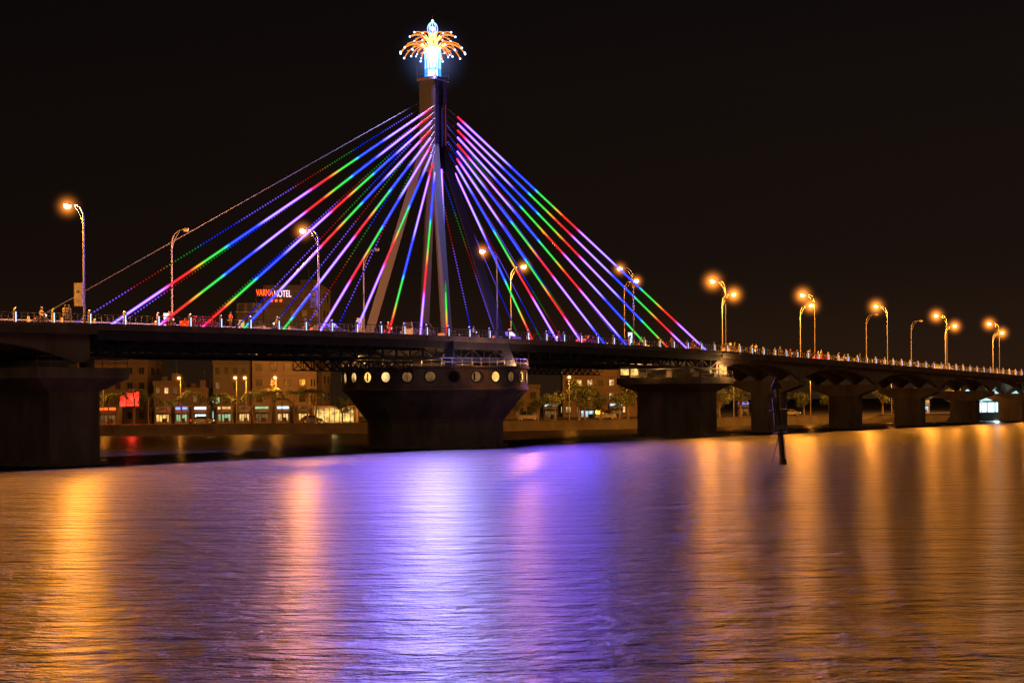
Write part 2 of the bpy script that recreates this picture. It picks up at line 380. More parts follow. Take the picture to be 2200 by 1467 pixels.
# ------------------------------------------------------------------ cables
def cable_mat(name,strength,dots=False,alpha=1.0,core=False):
    m=bpy.data.materials.new(name); m.use_nodes=True; nt=m.node_tree; nt.nodes.clear(); L=nt.links.new
    o=nt.nodes.new('ShaderNodeOutputMaterial'); e=nt.nodes.new('ShaderNodeEmission')
    uv=nt.nodes.new('ShaderNodeUVMap'); sp=nt.nodes.new('ShaderNodeSeparateXYZ'); L(uv.outputs[0],sp.inputs[0])
    fr=nt.nodes.new('ShaderNodeMath'); fr.operation='FRACT'; L(sp.outputs[0],fr.inputs[0])
    r=nt.nodes.new('ShaderNodeValToRGB'); cr=r.color_ramp
    stops=[(0,(1,.02,.02)),(.05,(1,.02,.12)),(.09,(.24,.08,1)),(.40,(.15,.10,1)),(.47,(.012,.02,1)),(.66,(.01,.04,1)),(.70,(.02,.6,.08)),(.82,(.05,.6,.04)),(.88,(.9,.3,.02)),(.92,(1,.03,.02)),(1,(1,.02,.02))]
    cr.elements[0].position=0; cr.elements[0].color=(*stops[0][1],1); cr.elements[1].position=1; cr.elements[1].color=(*stops[-1][1],1)
    for p,c in stops[1:-1]:
        el=cr.elements.new(p); el.color=(*c,1)
    L(fr.outputs[0],r.inputs['Fac']); L(r.outputs['Color'],e.inputs['Color'])
    r2=nt.nodes.new('ShaderNodeValToRGB'); c2=r2.color_ramp
    c2.elements[0].position=.04; c2.elements[0].color=(.28,)*3+(1,); c2.elements[1].position=.9; c2.elements[1].color=(.28,)*3+(1,)
    for p,v in ((.10,1),(.40,1),(.48,.9),(.66,.75),(.70,.33)):
        el=c2.elements.new(p); el.color=(v,v,v,1)
    L(fr.outputs[0],r2.inputs['Fac'])
    mu=nt.nodes.new('ShaderNodeMath'); mu.operation='MULTIPLY'; mu.inputs[1].default_value=strength; L(r2.outputs['Color'],mu.inputs[0])
    last=mu.outputs[0]
    if dots:
        f2=nt.nodes.new('ShaderNodeMath'); f2.operation='FRACT'; L(sp.outputs[1],f2.inputs[0])
        g=nt.nodes.new('ShaderNodeMath'); g.operation='LESS_THAN'; g.inputs[1].default_value=.5; L(f2.outputs[0],g.inputs[0])
        m3=nt.nodes.new('ShaderNodeMath'); m3.operation='MULTIPLY'; L(last,m3.inputs[0]); L(g.outputs[0],m3.inputs[1]); last=m3.outputs[0]
    L(last,e.inputs['Strength'])
    if alpha<1:
        tr=nt.nodes.new('ShaderNodeBsdfTransparent'); mx=nt.nodes.new('ShaderNodeMixShader'); mx.inputs[0].default_value=alpha
        L(tr.outputs[0],mx.inputs[1]); L(e.outputs[0],mx.inputs[2]); L(mx.outputs[0],o.inputs['Surface'])
    else: L(e.outputs[0],o.inputs['Surface'])
    return m
M_cc=cable_mat('led_core',11); M_cs=cable_mat('led_bloom_shell',2.6,alpha=.5); M_cd=cable_mat('led_dots',1.0,dots=True)  # outer LED shell imitates bloom around the core, no such tube exists
def cables(name,items,mt,r,n=6):
    V_=[];F_=[];UVs=[]
    for p,q,ph in items:
        p=Vector(p);q=Vector(q);L=(q-p).length; d=(q-p)/L; rr=d.cross(Vector((0,0,1))).normalized(); u=rr.cross(d)
        o=len(V_)
        for c in (p,q):
            for i in range(n): a=2*math.pi*i/n; V_.append(c+rr*math.cos(a)*r+u*math.sin(a)*r)
        for i in range(n):
            j=(i+1)%n; F_.append((o+i,o+j,o+n+j,o+n+i))
            UVs+= [(ph,0),(ph,0),(ph+L/27,L/.45),(ph+L/27,L/.45)]
    me=bpy.data.meshes.new(name); me.from_pydata([tuple(v) for v in V_],[],F_); me.materials.append(mt)
    uvl=me.uv_layers.new(name='UVMap')
    for i,uv in enumerate(UVs): uvl.data[i].uv=uv
    me.update(); return place(name,me,bridge)
near=[];far=[];allc=MB()
PHL=[.0,.93,.1,.95,.2,.03,.3,.98,.4]; PHR=[.02,.08,.0,.14,.97,.2,.04,.3,.1]
for side in (-1,1):
    for k in range(9):
        sa=side*(60-6*k); zt=43.6-.82*k
        for t in (-1,1):
            top=Vector((side*1.3,t*1.3,zt+(.6 if t>0 else 0))); bot=Vector((sa,t*7.0,zd(sa)+.1))
            allc.tube(top,bot,.045,.045,M_dark,5)
            d=bot-top; L=d.length
            f0=min(.2,(1.1+.12*k)/L*1.2) if side<0 else min(.2,2.0/L)
            ph=PHL[k] if side<0 else PHR[k]
            off=Vector((0,-.14 if t<0 else .14,0)) 
            a=top+d*f0; b=top+d*(1-.3/L)
            if t<0: near.append((a+off,b+off,ph))
            elif not(side<0 and k==0): far.append((a,b,ph+.3))
            if k<8 and t<0:
                for f in ((.25,.5,.78) if k<6 else (.4,.75)):
                    p=top+d*f+off*6
                    if side<0: pw=900 if (k<4 and f>.3) else 5600
                    else: pw=6800 if (p.x>11 and p.x<33) else 1000
                    light('cable_led_boost',p,pw,[(.14,.06,1),(.26,.10,1),(.07,.05,1)][(k+int(f*10))%3],.5,bridge,'SPOT',AIM)  # added unseen spots that strengthen the LEDs' colour on the water
near.append((Vector((-.4,-1.6,35.5)),Vector((-6.5,-7.0,14)),.1)) 
allc.obj('stay_cables',bridge)
cables('cable_led_core',near,M_cc,.065); cables('cable_led_bloom',near,M_cs,.155,8); cables('cable_led_back',far,M_cd,.075)
# ------------------------------------------------------------------ street lamps on the bridge
def lampmesh(lit):
    mb=MB()
    mb.tube((0,0,0),(0,0,.8),.16,.14,M_pole,10); mb.tube((0,0,.8),(0,0,9.8),.10,.075,M_pole,8)
    mb.path([(0,0,9.8),(0,.12,10.6),(0,.5,11.15),(0,1.1,11.45),(0,1.9,11.55)],[.075,.065,.055,.05,.045],M_pole,8)
    mb.path([(0,.0,9.2),(0,.35,10.2),(0,.75,10.8),(0,1.2,11.3)],.03,M_pole,6)
    mb.ball((0,2.25,11.55),.5,M_pole,10,(.42,1,.3))
    if lit: mb.ball((0,2.3,11.38),.38,M_lamp,12,(.8,1.0,.7))
    else: mb.ball((0,2.3,11.42),.36,M_signd,10,(.6,1.0,.5))
    return mb.mesh('street_lamp')
LM={True:lampmesh(True),False:lampmesh(False)}
LC=(1,.33,.032)
LP=46000
def lamp(s_,t,lit,pw=LP):
    o=place('street_lamp',LM[lit],None,W(s_,t,zd(s_)+.15),ANG if t<0 else ANG+math.pi)
    if lit:
        light('bulb',(0,2.8,11.0),pw,LC,.2,o); place('bulb_glow',GLOW,o,(0,2.3,11.35),scale=.7 if s_<60 else 1.1)
    return o
for i,s_ in enumerate([-96,-63,-30,4,38,66.5,100,133,165,198,231,264]): lamp(s_,-7.05,True,LP*(1.45 if i==1 else 1.3 if i==2 else 1) if s_!=38 else 4000)
for s_,l in ((-105,True),(-72,True),(-38.7,False),(-5.7,False),(27,True),(58.6,True),(92,True),(124,True),(156,False),(181,False),(202,True),(235,True),(268,True)): lamp(s_,7.05,l,LP*.7 if s_!=58.6 else 4000)
def banner(s_,t,z0,h,w,mt):
    mb=MB(); mb.box((0,0,h/2),(w,.18,h),M_pole); mb.box((0,-.1,h/2),(w-.12,.02,h-.12),mt); mb.box((0,.1,h/2),(w-.12,.02,h-.12),mt)
    for y in (-.125,.125):
        mb.ball((0,y,h*.62),w*.22,M_mark,10,(1,.04,1)); mb.box((0,y,h*.25),(w*.5,.012,.07),M_mark); mb.box((0,y,h*.16),(w*.35,.012,.05),M_mark)
    mb.beam((w/2,0,h*.85),(w/2+.2,0,h*.85),.05,.05,M_pole)
    p=W(s_,t,0); mb.obj('banner_sign',None,(p[0]-w/2-.18,p[1],zd(s_)+z0),0)
banner(-63,-7.05,1.9,2.2,.75,M_signd); banner(-38.7,7.05,.5,2.0,.8,M_white); banner(-30,-7.05,2.9,1.9,.75,M_signd)
banner(-5.7,7.05,1.2,1.8,.75,M_signd); banner(38,-7.05,.6,1.6,.7,M_white)
# ------------------------------------------------------------------ people, motorbikes, cars
def skin_mesh(name,joints,edges,mt):
    me=bpy.data.meshes.new(name+'_sk'); me.from_pydata([j[0] for j in joints],edges,[])
    o=bpy.data.objects.new('tmp',me); COL.objects.link(o)
    md=o.modifiers.new('s','SKIN'); 
    for i,j in enumerate(joints): me.skin_vertices[0].data[i].radius=(j[1],j[1])
    me.skin_vertices[0].data[0].use_root=True
    o.modifiers.new('sub','SUBSURF').levels=1
    dg=bpy.context.evaluated_depsgraph_get(); dg.update()
    ev=o.evaluated_get(dg); m2=bpy.data.meshes.new_from_object(ev); bpy.data.objects.remove(o)
    return m2
def add_mesh(mb,me,fn):
    o=len(mb.v)
    for v in me.vertices: mb.v.append(tuple(v.co))
    for p in me.polygons:
        mb.f.append(tuple(i+o for i in p.vertices)); mb.mi.append(mb.m(fn(p.center)))
M_skin=mat('skin',(.4,.25,.17),.6); M_hair=mat('hair',(.02,.015,.01),.6)
shirts=[mat('shirt_red',(.3,.05,.04),.8),mat('shirt_white',(.35,.35,.34),.8),mat('shirt_blue',(.06,.1,.28),.8)]
M_trs=mat('trousers',(.05,.05,.08),.8)
def fingers(mb,h,dr):
    h=Vector(h); dr=Vector(dr).normalized()
    for i in range(4):
        o=Vector((0,(i-1.5)*.02,0)); l=[.07,.085,.08,.06][i]; mb.path([h+o,h+o+dr*l*.6,h+o+dr*l+Vector((.012,0,0))],.009,M_skin,5)
    mb.path([h+Vector((0,-.03,.02)),h+Vector((.02,-.05,0)),h+Vector((.025,-.055,-.03))],.01,M_skin,5)
def face(mb,c):
    c=Vector(c)
    mb.ball(c+Vector((-.01,0,.03)),.112,M_hair,8,(1,.85,1.05)); mb.ball(c+Vector((.105,0,-.01)),.018,M_skin,6)
    for y in (-.035,.035): mb.ball(c+Vector((.09,y,.012)),.014,M_hair,6)
    for y in (-.085,.085): mb.ball(c+Vector((0,y,0)),.025,M_skin,6,(.6,.4,1))
    mb.box(c+Vector((.092,0,-.055)),(.012,.04,.01),shirts[0])
def person(shirt,stride):
    s=stride
    J=[((0,0,.95),.13),((0,0,1.2),.13),((0,0,1.42),.13),((0,0,1.52),.055),((.02,0,1.66),.095),
       ((0,.19,1.42),.06),((-s*.3,.23,1.14),.042),((-s*.2+.05,.24,.9),.032),
       ((0,-.19,1.42),.06),((s*.3,-.23,1.14),.042),((s*.3+.08,-.24,.9),.032),
       ((s*.4,.1,.5),.065),((s*.55-.02,.1,.08),.045),((s*.55+.14,.1,.04),.035),
       ((-s*.25,-.1,.5),.065),((-s*.7,-.1,.09),.045),((-s*.7+.15,-.1,.04),.035),((0,.1,.9),.1),((0,-.1,.9),.1)]
    E=[(0,1),(1,2),(2,3),(3,4),(2,5),(5,6),(6,7),(2,8),(8,9),(9,10),(0,17),(17,11),(11,12),(12,13),(0,18),(18,14),(14,15),(15,16)]
    me=skin_mesh('p',J,E,None); mb=MB()
    def fn(c):
        if c.z>1.5: return M_skin
        if abs(c.y)>.17 and c.z<1.2: return M_skin
        if c.z>.93: return shirt
        if c.z<.08: return M_black
        return M_trs
    add_mesh(mb,me,fn); face(mb,(.02,0,1.66)); fingers(mb,(-s*.2+.05,.24,.88),(.1,0,-1)); fingers(mb,(s*.3+.08,-.24,.88),(.2,0,-1))
    return mb.mesh('pedestrian')
PM=[person(shirts[i%3],(.05,.35,.5)[i]) for i in range(3)]
def rider_bike(shirt,body):
    mb=MB()
    for x in (-.62,.62):
        n=18
        for i in range(n):
            a=2*math.pi*i/n;b=2*math.pi*(i+1)/n
            mb.tube((x+.25*math.cos(a),0,.3+.25*math.sin(a)),(x+.25*math.cos(b),0,.3+.25*math.sin(b)),.05,.05,M_black,6)
        for i in range(6):
            a=math.pi*i/3; mb.tube((x,0,.3),(x+.24*math.cos(a),0,.3+.24*math.sin(a)),.012,.012,M_rail,4)
    mb.path([(.62,0,.3),(.5,0,.65),(.42,0,1.0)],[.04,.05,.04],M_rail,6)
    mb.tube((.42,-.32,1.02),(.42,.32,1.02),.02,.02,M_black,6)
    mb.box((-.2,0,.78),(.75,.26,.1),M_black); mb.box((-.45,0,.62),(.6,.24,.24),body); mb.box((-.05,0,.42),(.5,.22,.22),body)
    mb.poly([(.3,-.16,.35),(.3,.16,.35),(.5,.12,.95),(.5,-.12,.95),(.42,-.2,.4),(.42,.2,.4)],[(0,1,2,3),(4,0,3),(5,2,1),(4,5,1,0),(4,3,2,5)],body)
    mb.ball((.52,0,.95),.09,M_head,8); mb.box((-.77,0,.66),(.04,.16,.08),M_tail)
    mb.ball((.62,0,.58),.14,body,8,(1.3,.4,.4))
    J=[((-.2,0,.92),.14),((-.15,0,1.15),.14),((-.06,0,1.36),.13),((-.03,0,1.46),.055),((.02,0,1.6),.1),
       ((-.05,.19,1.35),.06),((.12,.25,1.12),.045),((.38,.26,1.04),.033),((-.05,-.19,1.35),.06),((.12,-.25,1.12),.045),((.38,-.26,1.04),.033),
       ((.18,.16,.85),.075),((.12,.18,.45),.05),((.26,.18,.38),.035),((.18,-.16,.85),.075),((.12,-.18,.45),.05),((.26,-.18,.38),.035)]
    E=[(0,1),(1,2),(2,3),(3,4),(2,5),(5,6),(6,7),(2,8),(8,9),(9,10),(0,11),(11,12),(12,13),(0,14),(14,15),(15,16)]
    me=skin_mesh('r',J,E,None)
    def fn(c):
        if c.z>1.44 or (abs(c.y)>.2 and c.x>.2 and c.z>.9): return M_skin
        if c.z>.98: return shirt
        return M_trs
    add_mesh(mb,me,fn); face(mb,(.02,0,1.6)); mb.ball((0,0,1.66),.135,body,10,(1.05,.95,.9))
    fingers(mb,(.4,.26,1.03),(.6,0,-.8)); fingers(mb,(.4,-.26,1.03),(.6,0,-.8))
    return mb.mesh('motorbike_with_rider')
BM=[rider_bike(shirts[0],mat('bike_red',(.35,.03,.03),.3)),rider_bike(shirts[1],mat('bike_blue',(.05,.08,.25),.3))]
def car(col,van=False):
    mb=MB(); m=mat('car_paint',col,.25,.2)
    low=[(-2.1,.35),(2.1,.35),(2.15,.62),(2.0,.82),(1.2,.95),(-1.9,.98),(-2.12,.8)]
    top=[(1.2,.95),(.55,1.42),(-1.0,1.45),(-1.75,.98)]
    if van: low=[(-2.3,.35),(2.2,.35),(2.25,.8),(2.0,1.05),(-2.3,1.1)]; top=[(1.95,1.05),(1.25,1.85),(-2.2,1.9),(-2.28,1.1)]
    def ext(pr,w0,w1,mt):
        n=len(pr); zs=[p[1] for p in pr]; za,zb=min(zs),max(zs)
        def w(z): return w0+(w1-w0)*(z-za)/(zb-za)
        P=[(x,-w(z),z) for x,z in pr]+[(x,w(z),z) for x,z in pr]
        F=[tuple(range(n)),tuple(range(2*n-1,n-1,-1))]+[(i,n+i,n+(i+1)%n,(i+1)%n) for i in range(n)]
        mb.poly(P,F,mt)
    ext(low,.88,.84,m); ext(top,.80,.62,M_glassd)
    rt=[(p[0]*.93,p[1]) for p in top[1:3]]; mb.box(((rt[0][0]+rt[1][0])/2,0,rt[0][1]+.03),(abs(rt[0][0]-rt[1][0])+.2,1.24,.05),m)
    for sg in (-1,1):
        for (x0,z0),(x1,z1) in ((top[0],top[1]),(top[3],top[2])): mb.beam((x0,sg*.80,z0),(x1,sg*.63,z1),.07,.06,m)
        mb.beam((-.25,sg*.81,.97),(-.25,sg*.65,top[1][1]),.08,.05,m)
        for x in (-1.3,1.35):
            mb.tube((x,sg*.68,.33),(x,sg*.9,.33),.33,.33,M_black,16); mb.tube((x,sg*.9,.33),(x,sg*.91,.33),.2,.2,M_rail,10)
        mb.box((2.12,sg*.62,.68),(.08,.32,.14),M_head); mb.box((-2.14,sg*.65,.78),(.08,.28,.14),M_tail)
        mb.box((.9,sg*.95,.98),(.12,.16,.1),m)
    return mb.mesh('car')
CM=[car((.3,.3,.3)),car((.35,.03,.03)),car((.04,.04,.05)),car((.3,.3,.28),True)]
random.seed(11)
for i,(s_,t) in enumerate([(-84,-3.8),(-45,-3.9),(-22,-1.3),(-8,-3.8),(14,-1.4),(31,-3.8),(52,1.5),(75,-3.8),(88,3.8),(110,-3.8),(126,-1.4),(142,3.9),(170,-3.8),(188,1.4),(210,-3.8)]):
    place('car',CM[i%4],None,W(s_,t,zd(s_)+.066),ANG+(math.pi if t>0 else 0))
for i,(s_,t) in enumerate([(-73,-4.8),(-66,-4.6),(-50,-4.7),(-34,-4.5),(-15,-4.7),(2,-4.8),(22,-4.6),(44,-4.8),(60,-4.6),(82,-4.7),(95,-4.7),(118,-4.7)]):
    place('motorbike_with_rider',BM[i%2],None,W(s_,t,zd(s_)+.066),ANG+(math.pi if i%3==0 else 0))
for i,(s_,t) in enumerate([(-73.5,-6.6),(-64.8,-6.5),(-64.1,-6.2),(-43,-6.4),(-37,6.3),(17,-6.4),(50,-6.5),(69,-6.6),(71,-6.3),(77,-6.5),(78.2,-6.5),(87,-6.6),(99,-6.5),(104,-6.4),(121,-6.5)]):
    place('pedestrian',PM[i%3],None,W(s_,t,zd(s_)+.18),ANG+random.choice([0,math.pi,-1.57,1.2]))
# ------------------------------------------------------------------ water
def water_mat():
    m=bpy.data.materials.new('river_water'); m.use_nodes=True; nt=m.node_tree; L=nt.links.new; b=nt.nodes['Principled BSDF']
    b.inputs['Base Color'].default_value=(.02,.014,.01,1); b.inputs['Roughness'].default_value=.37; b.inputs['IOR'].default_value=1.36
    b.inputs['Specular IOR Level'].default_value=.5
    # wind waves run toward the near shore: slopes are much stronger along Y than along X
    b.inputs['Anisotropic'].default_value=.85
    tg=nt.nodes.new('ShaderNodeCombineXYZ'); tg.inputs[0].default_value=0; tg.inputs[1].default_value=1; tg.inputs[2].default_value=0
    L(tg.outputs[0],b.inputs['Tangent'])
    tc=nt.nodes.new('ShaderNodeTexCoord')
    def noise(sc_,det,scale3,rgh=.6,dist=0,rot=-8):
        mp=nt.nodes.new('ShaderNodeMapping'); mp.inputs['Scale'].default_value=scale3; mp.inputs['Rotation'].default_value=(0,0,math.radians(rot))
        n=nt.nodes.new('ShaderNodeTexNoise'); n.inputs['Scale'].default_value=sc_; n.inputs['Detail'].default_value=det; n.inputs['Roughness'].default_value=rgh; n.inputs['Distortion'].default_value=dist
        L(tc.outputs['Object'],mp.inputs['Vector']); L(mp.outputs[0],n.inputs['Vector']); return n
    n1=noise(1.3,5,(.5,1,1),.62,.2,-4); n2=noise(.3,3,(.3,1,1),.5,.3,-6)
    b1=nt.nodes.new('ShaderNodeBump'); b1.inputs['Strength'].default_value=1; b1.inputs['Distance'].default_value=.85; L(n1.outputs['Fac'],b1.inputs['Height'])
    b2=nt.nodes.new('ShaderNodeBump'); b2.inputs['Strength'].default_value=1; b2.inputs['Distance'].default_value=1.1; L(n2.outputs['Fac'],b2.inputs['Height']); L(b1.outputs[0],b2.inputs['Normal'])
    L(b2.outputs[0],b.inputs['Normal'])
    return m
mb=MB(); mb.poly([(-3000,-300,0),(3000,-300,0),(3000,4500,0),(-3000,4500,0)],[(0,1,2,3)],water_mat()); mb.obj('river_water')
# ------------------------------------------------------------------ far bank
bank=[(-900,240),(-300,272),(-90,287),(-20,300),(20,322),(70,368),(118,400),(300,520),(1600,1100)]
mb=MB(); ZL=1.8
P=[];F=[]
for x,y in bank: P+=[(x,y-1.6,-1),(x,y,ZL-.25),(x,y+.0,ZL+.15),(x,y+.5,ZL+.15),(x,y+.5,ZL)]
for i in range(len(bank)-1):
    for k in range(4): F.append((5*i+k,5*i+5+k,5*i+6+k,5*i+1+k))
mb.poly(P,F,M_bank); mb.obj('embankment')
mb=MB(); P=[(x,y+.5,ZL-.004) for x,y in bank]+[(3000,4400,ZL-.004),(-3000,4400,ZL-.004)]
mb.poly(P,[tuple(range(len(P)))],M_land); mb.obj('ground')
mb=MB()
for i in range(len(bank)-1):
    a,b=bank[i],bank[i+1]; 
    mb.poly([(a[0],a[1]+9,ZL+.01),(b[0],b[1]+9,ZL+.01),(b[0],b[1]+19,ZL+.01),(a[0],a[1]+19,ZL+.01)],[(0,1,2,3)],M_asph)
mb.obj('riverside_road')
def bankY(x):
    for i in range(len(bank)-1):
        a,b=bank[i],bank[i+1]
        if a[0]<=x<=b[0]: return a[1]+(b[1]-a[1])*(x-a[0])/(b[0]-a[0])
    return 400
def building(name,x0,x1,y,dep,z1,col,floors,cols,plit,mats=(M_warm,M_warmd,M_cool),dim=.0,z0=ZL,seed=1,rooftop=True):
    rnd=random.Random(seed); e=empty(name,((x0+x1)/2,y,z0)); w=x1-x0; h=z1-z0
    m=mat(name+'_wall',col,.85,var=.25,vscale=.3); mf=mat(name+'_trim',tuple(c*.75 for c in col),.8)
    mb=MB(); mb.box((0,dep/2,h/2),(w,dep,h),m)
    mb.obj('walls',e)
    mb=MB(); fh=h/floors; cw=w/cols
    for f in range(floors):
        mb.box((0,-.08,f*fh+fh*.96),(w+.2,.3,.16),mf)
        for c in range(cols):
            cx=-w/2+cw*(c+.5); cz=f*fh+fh*.52
            ww,wh=cw*.42,fh*.42
            if rnd.random()<.25: continue
            mt=rnd.choice(mats) if rnd.random()<plit else M_glassd
            mb.box((cx,-.015,cz),(ww,.06,wh),mt)
            for sx in (-1,1): mb.box((cx+sx*(ww/2+.05),-.05,cz),(.1,.16,wh+.2),mf)
            for sz in (-1,1): mb.box((cx,-.05,cz+sz*(wh/2+.05)),(ww,.14,.1),mf)
            mb.box((cx,-.06,cz),(.05,.05,wh),mf)
            if rnd.random()<.35: mb.box((cx+cw*.1,-.4,cz-wh/2-.15),(.7,.5,.4),mf)
    for sx in (-1,1):
        for f in range(floors):
            for q in range(2):
                mb.box((sx*(w/2+.01),dep*(.3+.4*q),f*fh+fh*.52),(.06,dep*.15,fh*.45),M_glassd if rnd.random()>plit*.6 else rnd.choice(mats))
    mb.obj('windows',e)
    mb=MB()
    for a,b,c_,d in ((0,0,w+.3,.25),(0,dep,w+.3,.25)): mb.box((a,b,h+.35),(c_,d,.7),mf)
    for sx in (-1,1): mb.box((sx*w/2,dep/2,h+.35),(.25,dep-.26,.7),mf)
    if rooftop: 
        mb.box((w*.2,dep*.5,h+1.1),(w*.25,dep*.3,2.2),m); mb.tube((-w*.25,dep*.5,h+.02),(-w*.25,dep*.5,h+1.6),.7,.7,mf,12)
        mb.tube((w*.2,dep*.5,h+2.2),(w*.2,dep*.5,h+5),.05,.03,M_steel,5)
    mb.obj('roof_parapet',e)
    return e
hotel=building('hotel',-50.4,-38.7,332,16,28.9,(.075,.065,.055),8,5,.08,seed=5)
hw=MB(); mw=mat('hotel_wing_wall',(.075,.06,.05),.85,var=.25,vscale=.3)
hw.box((0,7,12.1),(5.4,14,24.2),mw)
for f in range(8):
    z=1.8+f*3; hw.box((0,-.6,z-.95),(5.8,1.3,.15),mw); hw.box((0,-1.2,z-.45),(5.6,.06,.06),M_rail)
    for c in (-1.7,0,1.7): hw.box((c,-.03,z+.3),(1.1,.08,1.7),[M_glassd,M_glassd,M_yel,M_warmd][(f*3+int(c*2)+7)%4])
hw.obj('balcony_wing',hotel,(-8.75,0,0))
light('wing_lamp',(-9,-3,25.5),120,(1,.7,.35),.2,hotel); light('wing_lamp_b',(-7,-3,19),90,(1,.6,.3),.2,hotel)
def text(name,body,loc,size,mt,parent=None,ext=.04,rz=0,align='LEFT',fit=None,offs=.02):
    c=bpy.data.curves.new(name,'FONT'); c.body=body; c.size=size; c.extrude=ext; c.offset=offs; c.align_x=align
    o=bpy.data.objects.new(name,c); COL.objects.link(o); o.location=loc; o.rotation_euler=(math.pi/2,0,rz); c.materials.append(mt)
    if fit:
        bpy.context.view_layer.update(); o.scale=(fit/max(.01,o.dimensions.x),1,1)
    o.parent=parent; return o
hs=empty('hotel_sign',(-51.7,330.2,27.2))
text('varna','VARNA',(0,0,.15),1.9,M_orn,hs,.06,fit=3.4,offs=0); text('hotel_word','HOTEL',(3.6,0,-.1),1.9,M_pink,hs,.06,fit=3.4,offs=0)
mb=MB()
for k in range(3):
    cx=3.1+k*.95; P=[]
    for j in range(10):
        a=math.pi/2+j*math.pi/5; r=.4 if j%2==0 else .18; P.append((cx+r*math.cos(a),-.05,-.85+r*math.sin(a)))
    P.append((cx,-.05,-.85)); mb.poly(P,[(10,j,(j+1)%10) for j in range(10)],M_orn)
for x in (0,1.5,3.4,5.1,7.0): mb.beam((x,.3,-2.5),(x,.3,1.4),.06,.06,M_steel)
for z in (.1,1.3): mb.beam((-.1,.25,z),(7.1,.25,z),.06,.06,M_steel)
mb.obj('stars_and_frame',hs)
building('apartment_block',-86,-72,322,14,13.6,(.12,.09,.065),4,6,.08,(M_warmd,),seed=2)
building('office_building',-58.3,-51.4,318,12,13.4,(.09,.09,.075),4,4,.4,(M_warmd,M_green,M_warmd,M_warmd),seed=3)
building('plaster_building',-51,-39.8,320,12,14.2,(.26,.20,.15),4,4,.05,(M_warmd,),seed=4)
building('town_house',-69.5,-64.5,316,9,9.4,(.13,.10,.08),3,3,.4,(M_warm,M_warmd,M_warmd),seed=6)
building('town_house',-64,-59.3,317,9,8.0,(.12,.10,.08),2,3,.4,(M_cool,M_warmd,M_warmd),seed=7)
building('town_house',-112,-99,318,12,11,(.12,.09,.07),3,5,.15,seed=8)
building('warehouse',-98,-87,326,12,9,(.12,.09,.07),2,5,.1,seed=18)
building('apartment_block',12,30,385,14,14.5,(.15,.11,.08),4,7,.4,(M_warm,M_warmd,M_yel),seed=9)
building('apartment_block',32,50,400,14,10,(.10,.08,.06),3,7,.15,(M_warmd,M_warm),seed=10)
building('apartment_block',-33,-22,345,12,9.5,(.10,.08,.06),3,5,.1,(M_warmd,),seed=15)
building('town_house',-8,6,352,10,8.5,(.10,.08,.06),2,5,.1,(M_warmd,),seed=16)
mb=MB(); mb.box((0,0,0),(2.6,.3,3.1),M_dark)
for k in range(4): mb.box((0,-.18,-1.15+k*.75),(2.2,.05,.5),M_red)
mb.box((-1.9,0,-.4),(1.0,.3,2.2),M_red); mb.box((0,.6,-3.2),(.3,.3,3.4),M_dark); mb.obj('neon_sign',None,(-71.7,308,6.7))
light('neon_glow',(-71.7,306.5,6.7),4000,(1,.04,.02),.4)
mb=MB(); mb.box((0,3,1.6),(8,6,3.2),mat('cafe_wall',(.5,.4,.25),.8)); mb.box((0,-.03,1.3),(7.2,.06,2.0),M_yel); mb.box((0,-1,2.9),(8.6,2.2,.12),M_bank)
for i in range(9): mb.box((-4+i,-.12,1.4),(.12,.12,2.8),M_dark)
mb.obj('riverside_cafe',None,(-34,312,ZL))
light('cafe_glow',(-34,308.6,4.2),900,(1,.65,.25),.3)
random.seed(21)
def stall(x,w,mt,mt2,y=None,h=2.6):
    y=y or bankY(x)+21; mb=MB()
    mb.box((0,2,h/2+.4),(w,4,h+.8),M_conc2); mb.box((0,-.04,h*.42),(w*.8,.06,h*.5),mt); mb.box((0,-.1,h+.35),(w*.85,.12,.4),mt2)
    for i in range(5): mb.box((-w*.4+w*.2*i,-.09,h*.42),(.1,.04,h*.5),M_dark)
    mb.box((w*.12,-.1,h*.25),(w*.3,.05,h*.3),M_dark)
    mb.box((0,-.8,h*.8),(w,1.5,.08),M_steel); mb.obj('shop',None,(x,y,ZL))
for x,w,a,b in ((-82,3,M_warmd,M_yel),(-77,3.5,M_warmd,M_orn),(-67,3,M_yel,M_warmd),(-63.5,2.6,M_green,M_blue),(-60,2.6,M_cyan,M_cyan),(-55.5,3,M_green,M_warm),(-51.8,2.4,M_warm,M_warmd),(-48.5,3,M_warmd,M_green),(-44.5,2.6,M_warm,M_cyan),(-40.5,2.6,M_yel,M_warmd),(-27,3,M_warmd,M_warmd),
                (-3,3,M_warmd,M_warmd),(8,3,M_warmd,M_cool),(16,4,M_cool,M_warmd),(22,3,M_warmd,M_cool),(45,3,M_warmd,M_warmd),(53,2.6,M_warmd,M_blue),(60,3,M_warmd,M_warmd),(80,3.4,M_cyan,M_blue),(84,3,M_cyan,M_warm),(97,3,M_warm,M_blue),(104,3,M_cool,M_warm)):
    stall(x,w,a,b)
M_can=emat('canopy_lit_fabric',(.45,.85,.92),1.5,.4,.25)
mb=MB()
for i in range(3):
    x=i*6.2-6.2; pk=[6.0,6.4,5.6][i]
    P=[(x-3.1,0,3.0),(x+3.1,0,3.2),(x+3.1,7,3.2),(x-3.1,7,3.0),(x+.6,3.5,pk),(x,0,4.8)]
    mb.poly(P,[(0,5,4),(5,1,4),(1,2,4),(2,3,4),(3,0,4),(0,1,5)],M_can)
    for a in (-3.0,3.0): mb.tube((x+a,.1,0),(x+a,.1,3.0),.1,.1,M_pole,6)
    mb.box((x,6,1.4),(5.5,.1,2.4),M_cyan)
    for q in (-2,0,2): mb.box((x+q,5.9,1.4),(.3,.08,2.5),M_dark)
